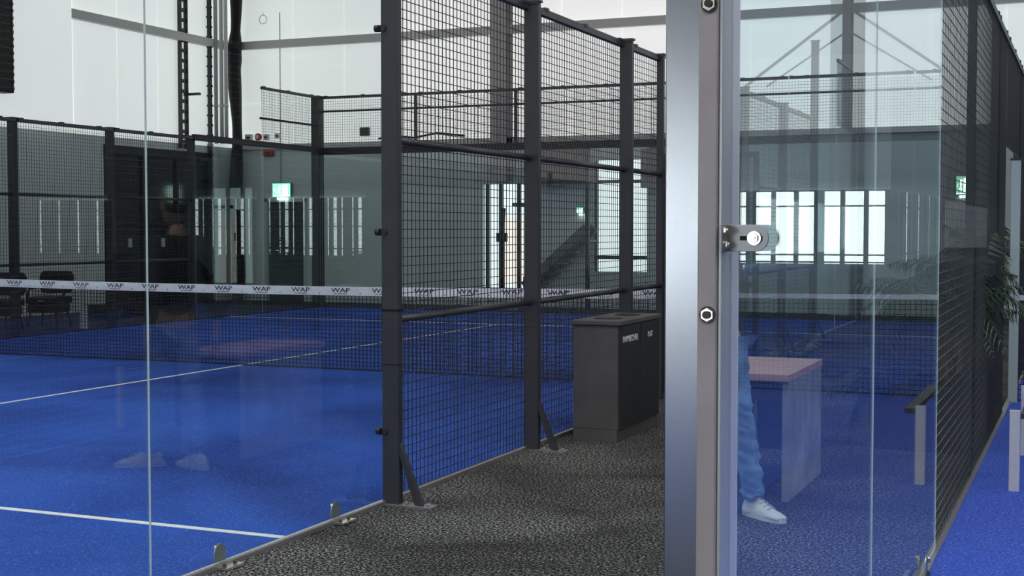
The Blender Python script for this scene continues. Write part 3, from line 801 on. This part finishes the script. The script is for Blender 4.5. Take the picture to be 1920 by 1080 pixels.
far_chair(-14.55, 15.25, .2, 'black chair behind the far fence, nearer the left edge post')
far_chair(-14.45, 16.15, .25, 'black chair behind the far fence, the right one of the two')
t = thing('small_board', 'small pale upright board below the right black chair', 'board', (-13.75, 16.1, 0))
part('panel', B(-.06, .06, -.02, .02, 0, .36), t, M['bench_board']); part('foot', B(-.09, .09, -.06, .06, 0, .015), t, M['black'])
t = thing('low_cart', 'low dark cart by the far fence left of the dark sliding door', 'cart', (-15.2, 18.6, 0))
part('deck', B(-.2, .2, -.6, .6, .15, .24), t, M['black'], bevel=.01)
m = MB(); m.bar((.0, .5, .24), (.0, .35, .6), .04, .04); m.bar((0, .6, .24), (.0, .45, .6), .04, .04); part('handle', m, t, M['black'])
for sy in (-.45, .45):
    m = MB(); m.tube([(-.18, sy, .08), (.18, sy, .08)], .075, 14); part('wheel', m, t, M['black'])

# ------------------------------------------------------------------ plants
def frond_mesh(length, droop, leaf_l, n=18, wid=.018, seed=0, mat='leaf'):
    rnd = random.Random(seed); m = MB(); pts = []
    for i in range(n+1):
        u = i/n
        pts.append(Vector((length*u*(.75), 0, length*(.9*u - droop*u*u))))
    m.tube(pts, [.006*(1-.8*i/n) for i in range(n+1)], 5)
    for i in range(3, n+1):
        u = i/n; l = leaf_l*math.sin(PI*min(1, .15+u*.8))*(1.0 if i < n else .7)
        d = (pts[i]-pts[i-1]).normalized()
        for sgn in (-1, 1):
            dirv = (d*.55+Vector((0, sgn*.9, -.25-.3*rnd.random()))).normalized()
            p0 = pts[i]; p1 = p0+dirv*l*.5+Vector((0,0,.012)); p2 = p0+dirv*l+Vector((0,0,-l*.22))
            w = d*wid*.5
            m.add([p0-w*.4, p0+w*.4, p1+w, p1-w, p2], [(0,1,2,3), (3,2,4)])
    return m.mesh('frond', [M[mat]])
def palm(name, loc, height, nf, length, label, mat='leaf', pot=.18, pot_h=.34, seed=0, trunk=True, leaf=.26):
    rnd = random.Random(seed)
    t = thing(name, label, 'potted plant', loc)
    m = MB(); m.prism([(-pot*.85,-pot*.85,0),(pot*.85,-pot*.85,0),(pot*.85,pot*.85,0),(-pot*.85,pot*.85,0)], (0,0,.01))
    vs = []
    for z, s_ in ((.0, .86), (pot_h, 1.0), (pot_h, .90), (pot_h-.04, .89)):
        vs += [(-pot*s_,-pot*s_,z),(pot*s_,-pot*s_,z),(pot*s_,pot*s_,z),(-pot*s_,pot*s_,z)]
    fs = []
    for r_ in range(3):
        for k_ in range(4): fs.append((r_*4+k_, r_*4+(k_+1) % 4, (r_+1)*4+(k_+1) % 4, (r_+1)*4+k_))
    m.add(vs, fs); part('pot', m, t, M['pot'])
    part('soil', B(-pot*.88, pot*.88, -pot*.88, pot*.88, pot_h-.05, pot_h-.035), t, M['soil'])
    if trunk:
        m = MB()
        for ph in (0, PI):
            m.tube([(.022*math.cos(ph+z_*9), .022*math.sin(ph+z_*9), pot_h-.05+z_) for z_ in [ (height-pot_h)*i/20 for i in range(21)]], .022, 8)
        part('trunk', m, t, M['bark'], 'brown twisted trunk')
    ms = [frond_mesh(length, dr, leaf, seed=seed*7+i_, mat=mat) for i_, dr in enumerate((.5, .9, 1.25))]
    for i in range(nf):
        o = link('frond', ms[i % 3], t, (0, 0, (height if trunk else pot_h-.04)+rnd.uniform(-.12, .02)*(1 if trunk else .2)))
        o.rotation_euler = (0, rnd.uniform(-.45, .5), 2*PI*i/nf+rnd.uniform(-.2, .2))
        s_ = rnd.uniform(.7, 1.05); o.scale = (s_, s_, s_)
    return t
palm('potted_palm', (-.93, 9.6, 0), .95, 28, .80, 'tall potted palm with twisted trunk in a black square pot beside the wire mesh', seed=1, pot=.2, pot_h=.5)
palm('potted_palm', (-.95, 11.3, 0), 1.1, 18, .66, 'second potted palm further along the wire mesh, behind the tall one', seed=2)
palm('potted_palm', (-.97, 13.0, 0), 1.2, 18, .66, 'furthest potted palm at the net end of the wire mesh', seed=3, mat='leaf_pale')
palm('potted_plant', (-1.95, 9.3, 0), .4, 18, .5, 'low leafy plant directly behind the pink-topped table', seed=4, trunk=False, leaf=.16, pot_h=.5, pot=.15)
palm('potted_plant', (-1.25, 9.6, 0), .4, 16, .6, 'low dark leafy plant between the pink-topped table and the palms', seed=5, trunk=False, leaf=.2, pot_h=.4, pot=.15)

# ------------------------------------------------------------------ person (mostly hidden by the steel post)
def skin_mesh(name, joints, edges, mats, root=0, sub=2, mod=None):
    """joints: [(pos, radius or (rx, ry))]"""
    me = bpy.data.meshes.new(name); me.from_pydata([tuple(j[0]) for j in joints], edges, [])
    o = bpy.data.objects.new(name, me); COL.objects.link(o)
    s = o.modifiers.new('skin', 'SKIN'); s.use_smooth_shade = True
    if not me.skin_vertices: me.skin_vertices.new()
    for i, j in enumerate(joints):
        r = j[1]; r = r if isinstance(r, tuple) else (r, r)
        me.skin_vertices[0].data[i].radius = r
        me.skin_vertices[0].data[i].use_root = (i == root)
    o.modifiers.new('sub', 'SUBSURF').levels = sub
    dg = bpy.context.evaluated_depsgraph_get(); dg.update()
    out = bpy.data.meshes.new_from_object(o.evaluated_get(dg))
    bpy.data.objects.remove(o)
    out.materials.clear()
    for m in mats: out.materials.append(m)
    for p in out.polygons: p.use_smooth = True
    out.name = name
    return out
Rv = Vector((.92, .392, 0)); Av = Vector((-.392, .92, 0))   # the way the person faces; away from the camera
P0 = Vector((-1.77, 6.94, 0))
def P(r, a, z): return P0 + Rv*r + Av*a + Vector((0, 0, z))
per = thing('person', 'person in light blue jeans and white sneaker standing behind the steel post', 'person', P0)
def pl(v): return Vector(v) - P0
kn, an = Vector((-1.665, 6.93, .50)), Vector((-1.60, 6.97, .10))
J = [(pl(P(.0, .02, .95)), .09), (pl(P(-.03, .02, 1.15)), (.08, .08)), (pl(P(-.07, .02, 1.34)), (.07, .07)), (pl(P(-.08, .02, 1.46)), .055), (pl(P(-.07, .02, 1.53)), .05),
     (pl(P(.03, -.06, .88)), .085), (pl(kn), .058), (pl(an), .038),
     (pl(P(-.02, .10, .88)), .085), (pl(P(-.07, .12, .49)), .055), (pl(P(-.14, .12, .09)), .038),
     (pl(P(-.08, -.15, 1.39)), .035), (pl(P(-.14, -.20, 1.12)), .04), (pl(P(-.13, -.21, .90)), .028), (pl(P(-.12, -.21, .84)), .026),
     (pl(P(-.08, .19, 1.39)), .035), (pl(P(-.14, .25, 1.12)), .04), (pl(P(-.13, .26, .90)), .028), (pl(P(-.12, .26, .84)), .026)]
E = [(0,1),(1,2),(2,3),(3,4),(0,5),(5,6),(6,7),(0,8),(8,9),(9,10),(2,11),(11,12),(12,13),(13,14),(2,15),(15,16),(16,17),(17,18)]
part('body', skin_mesh('body', J, E, [M['skin']]), per, [])
def leg(h, k_, a_):
    h, k_, a_ = Vector(h), Vector(k_), Vector(a_); out = []
    for u, r in ((0, .092), (.3, .088), (.62, .078), (.92, .070)): out.append((h.lerp(k_, u), r))
    for u, r in ((.06, .070), (.14, .076), (.35, .070), (.6, .064), (.8, .062), (.92, .066), (1.0, .064)): out.append((k_.lerp(a_, u), r))
    return out
jl = [(pl(P(0, .02, .97)), .125)]; je = []
for (h, k_, a_) in ((P(.035, -.06, .86), kn, an+Vector((0,0,-.01))), (P(-.01, .10, .86), P(-.07, .12, .49), P(-.14, .12, .12))):
    s0 = len(jl); jl += [(pl(p), r) for p, r in leg(h, k_, a_)]; je.append((0, s0)); je += [(i, i+1) for i in range(s0, len(jl)-1)]
jm = skin_mesh('jeans', jl, je, [M['denim']], sub=3)
from mathutils import noise as mnoise
for v in jm.vertices:   # creases round the knee and ankle
    c = v.co; q = Vector((c.x*7, c.y*7, c.z*26+c.x*14))
    a_ = .011*mnoise.noise(q) + .006*mnoise.noise(q*2.3)
    v.co = c + v.normal*a_*(1.3 if c.z < .35 or .42 < c.z < .62 else .8)
part('jeans', jm, per, [], 'light blue jeans')
part('jacket', skin_mesh('jacket', [(pl(P(.0, .02, .93)), .13), (pl(P(-.03, .02, 1.12)), (.125, .14)), (pl(P(-.07, .02, 1.34)), (.125, .155)), (pl(P(-.08, .02, 1.46)), .07),
     (pl(P(-.08, -.16, 1.39)), .078), (pl(P(-.14, -.205, 1.12)), .066), (pl(P(-.135, -.21, .91)), .052),
     (pl(P(-.08, .20, 1.39)), .078), (pl(P(-.14, .255, 1.12)), .066), (pl(P(-.135, .26, .91)), .052)],
     [(0,1),(1,2),(2,3),(2,4),(4,5),(5,6),(2,7),(7,8),(8,9)], [M['jacket']]), per, [], 'dark jacket')
# head
hc = pl(P(-.045, .02, 1.64))
m = MB(); m.sphere((0,0,0), (.095, .075, .12), nu=20, nv=14)
m.sphere((.095, 0, -.01), (.02, .013, .022), nu=8, nv=6)          # nose
m.sphere((.085, 0, -.055), (.012, .024, .009), nu=8, nv=6)        # mouth
m.sphere((.05, 0, -.09), (.04, .04, .03), nu=10, nv=6)            # chin
for s_ in (-1, 1): m.sphere((0, s_*.076, -.01), (.02, .008, .03), nu=8, nv=6)
hd = part('head', m, per, M['skin']); hd.location = hc; hd.rotation_euler = (0, 0, math.atan2(.392, .92))
m = MB(); m.sphere((-.018, 0, .025), (.095, .083, .112), nu=20, nv=14); h2 = part('hair', m, hd, M['hair'])
m = MB()
for s_ in (-1, 1): m.sphere((.083, s_*.032, .008), (.01, .013, .009), nu=8, nv=6)
part('eyes', m, hd, M['white'])
# hands with five fingers
def hand(base, side):
    base = Vector(base); v = [(base, .026), (base+Vector((0,0,-.05)), (.016, .032)), (base+Vector((0,0,-.085)), (.014, .036))]; e = [(0,1),(1,2)]
    me = skin_mesh('hand', v, e, [M['skin']]); o = part('hand', me, per, [])
    for i, (off, ln) in enumerate(((-.028, .068), (-.009, .078), (.010, .072), (.028, .058))):
        q0 = base+Rv*off+Vector((0,0,-.085)); q1 = q0+Vector((0,0,-ln*.5))+Av*(-.006*side); q2 = q1+Vector((0,0,-ln*.42))+Av*(-.016*side)
        part('finger', skin_mesh('finger', [(q0, .009), (q1, .008), (q2, .0065)], [(0,1),(1,2)], [M['skin']], sub=1), o, [])
    q0 = base+Rv*.026+Vector((0,0,-.035)); q1 = q0+Rv*.022+Vector((0,0,-.028)); q2 = q1+Rv*.008+Vector((0,0,-.03))
    part('thumb', skin_mesh('thumb', [(q0, .011), (q1, .009), (q2, .008)], [(0,1),(1,2)], [M['skin']], sub=1), o, [])
hand(pl(P(-.12, -.21, .86)), -1); hand(pl(P(-.12, .26, .86)), 1)
# sneakers
def sneaker(ank, F, name_label=None):
    F = Vector((F[0], F[1], 0)).normalized(); S = Vector((-F.y, F.x, 0)); m = MB(); nseg = 14
    base = Vector((ank[0], ank[1], 0)) - F*.055
    # upper: rings along the length
    rows = [(-.02, .030, .075), (.01, .038, .105), (.06, .040, .115), (.10, .042, .098), (.15, .047, .072), (.20, .050, .056), (.24, .046, .046), (.268, .032, .034)]
    vs = []; n = 12
    for (u, w, h) in rows:
        for k_ in range(n):
            a = 2*PI*k_/n
            zz = .024+(h-.024)*max(0, math.sin(a)); 
            vs.append(pl(base+F*u+S*(w*math.cos(a)*(1 if math.sin(a) < .7 else .85)))+Vector((0,0,zz if math.sin(a) > 0 else .012)))
    fs = [(i*n+k_, i*n+(k_+1) % n, (i+1)*n+(k_+1) % n, (i+1)*n+k_) for i in range(len(rows)-1) for k_ in range(n)]
    fs += [tuple(range(n)), tuple(range((len(rows)-1)*n, len(rows)*n))[::-1]]
    m.add(vs, fs, 0, True)
    sh = part('shoe', m, per, M['sneaker'], 'white sneaker')
    s = sh.modifiers.new('s', 'SUBSURF'); s.levels = 1; s.render_levels = 1
    m = MB(); out = []
    for k_ in range(20):
        a = 2*PI*k_/20; u = .122+.156*math.cos(a); w = (.045+.012*math.cos(a))*math.sin(a)
        out.append(pl(base+F*u+S*w)+Vector((0,0,.001)))
    m.prism(out, (0,0,.028)); part('sole', m, sh, M['sole'])
    m = MB()
    for i in range(4):
        u = .095+.028*i; z_ = .102-.011*i
        c = pl(base+F*u)+Vector((0,0,z_)); m.tube([c-S*.028-Vector((0,0,.012)), c+Vector((0,0,.004)), c+S*.028-Vector((0,0,.012))], .0035, 6)
    part('laces', m, sh, M['white'])
sneaker(an, (.833, -.553)); sneaker(P(-.14, .12, 0), (.92, .3))

# ------------------------------------------------------------------ world, camera, view
w = bpy.data.worlds.new('World'); SC.world = w; w.use_nodes = True
bg = w.node_tree.nodes['Background']; bg.inputs[0].default_value = (.8, .9, 1, 1); bg.inputs[1].default_value = .4
cam = bpy.data.cameras.new('Camera'); co = bpy.data.objects.new('Camera', cam); COL.objects.link(co)
cam.sensor_width = 36; cam.lens = 48; cam.clip_end = 400
TH = math.radians(23.07)
co.location = (0, 0, 1.49); co.rotation_euler = (math.radians(90-2.46), 0, TH)
SC.camera = co
SC.view_settings.view_transform = 'Standard'; SC.view_settings.look = 'None'
SC.view_settings.exposure = .22; SC.view_settings.gamma = 1; SC.view_settings.use_curve_mapping = False
SC.cycles.transparent_max_bounces = 40
SC.cycles.max_bounces = 10; SC.cycles.glossy_bounces = 6; SC.cycles.diffuse_bounces = 4
SC.cycles.use_denoising = True
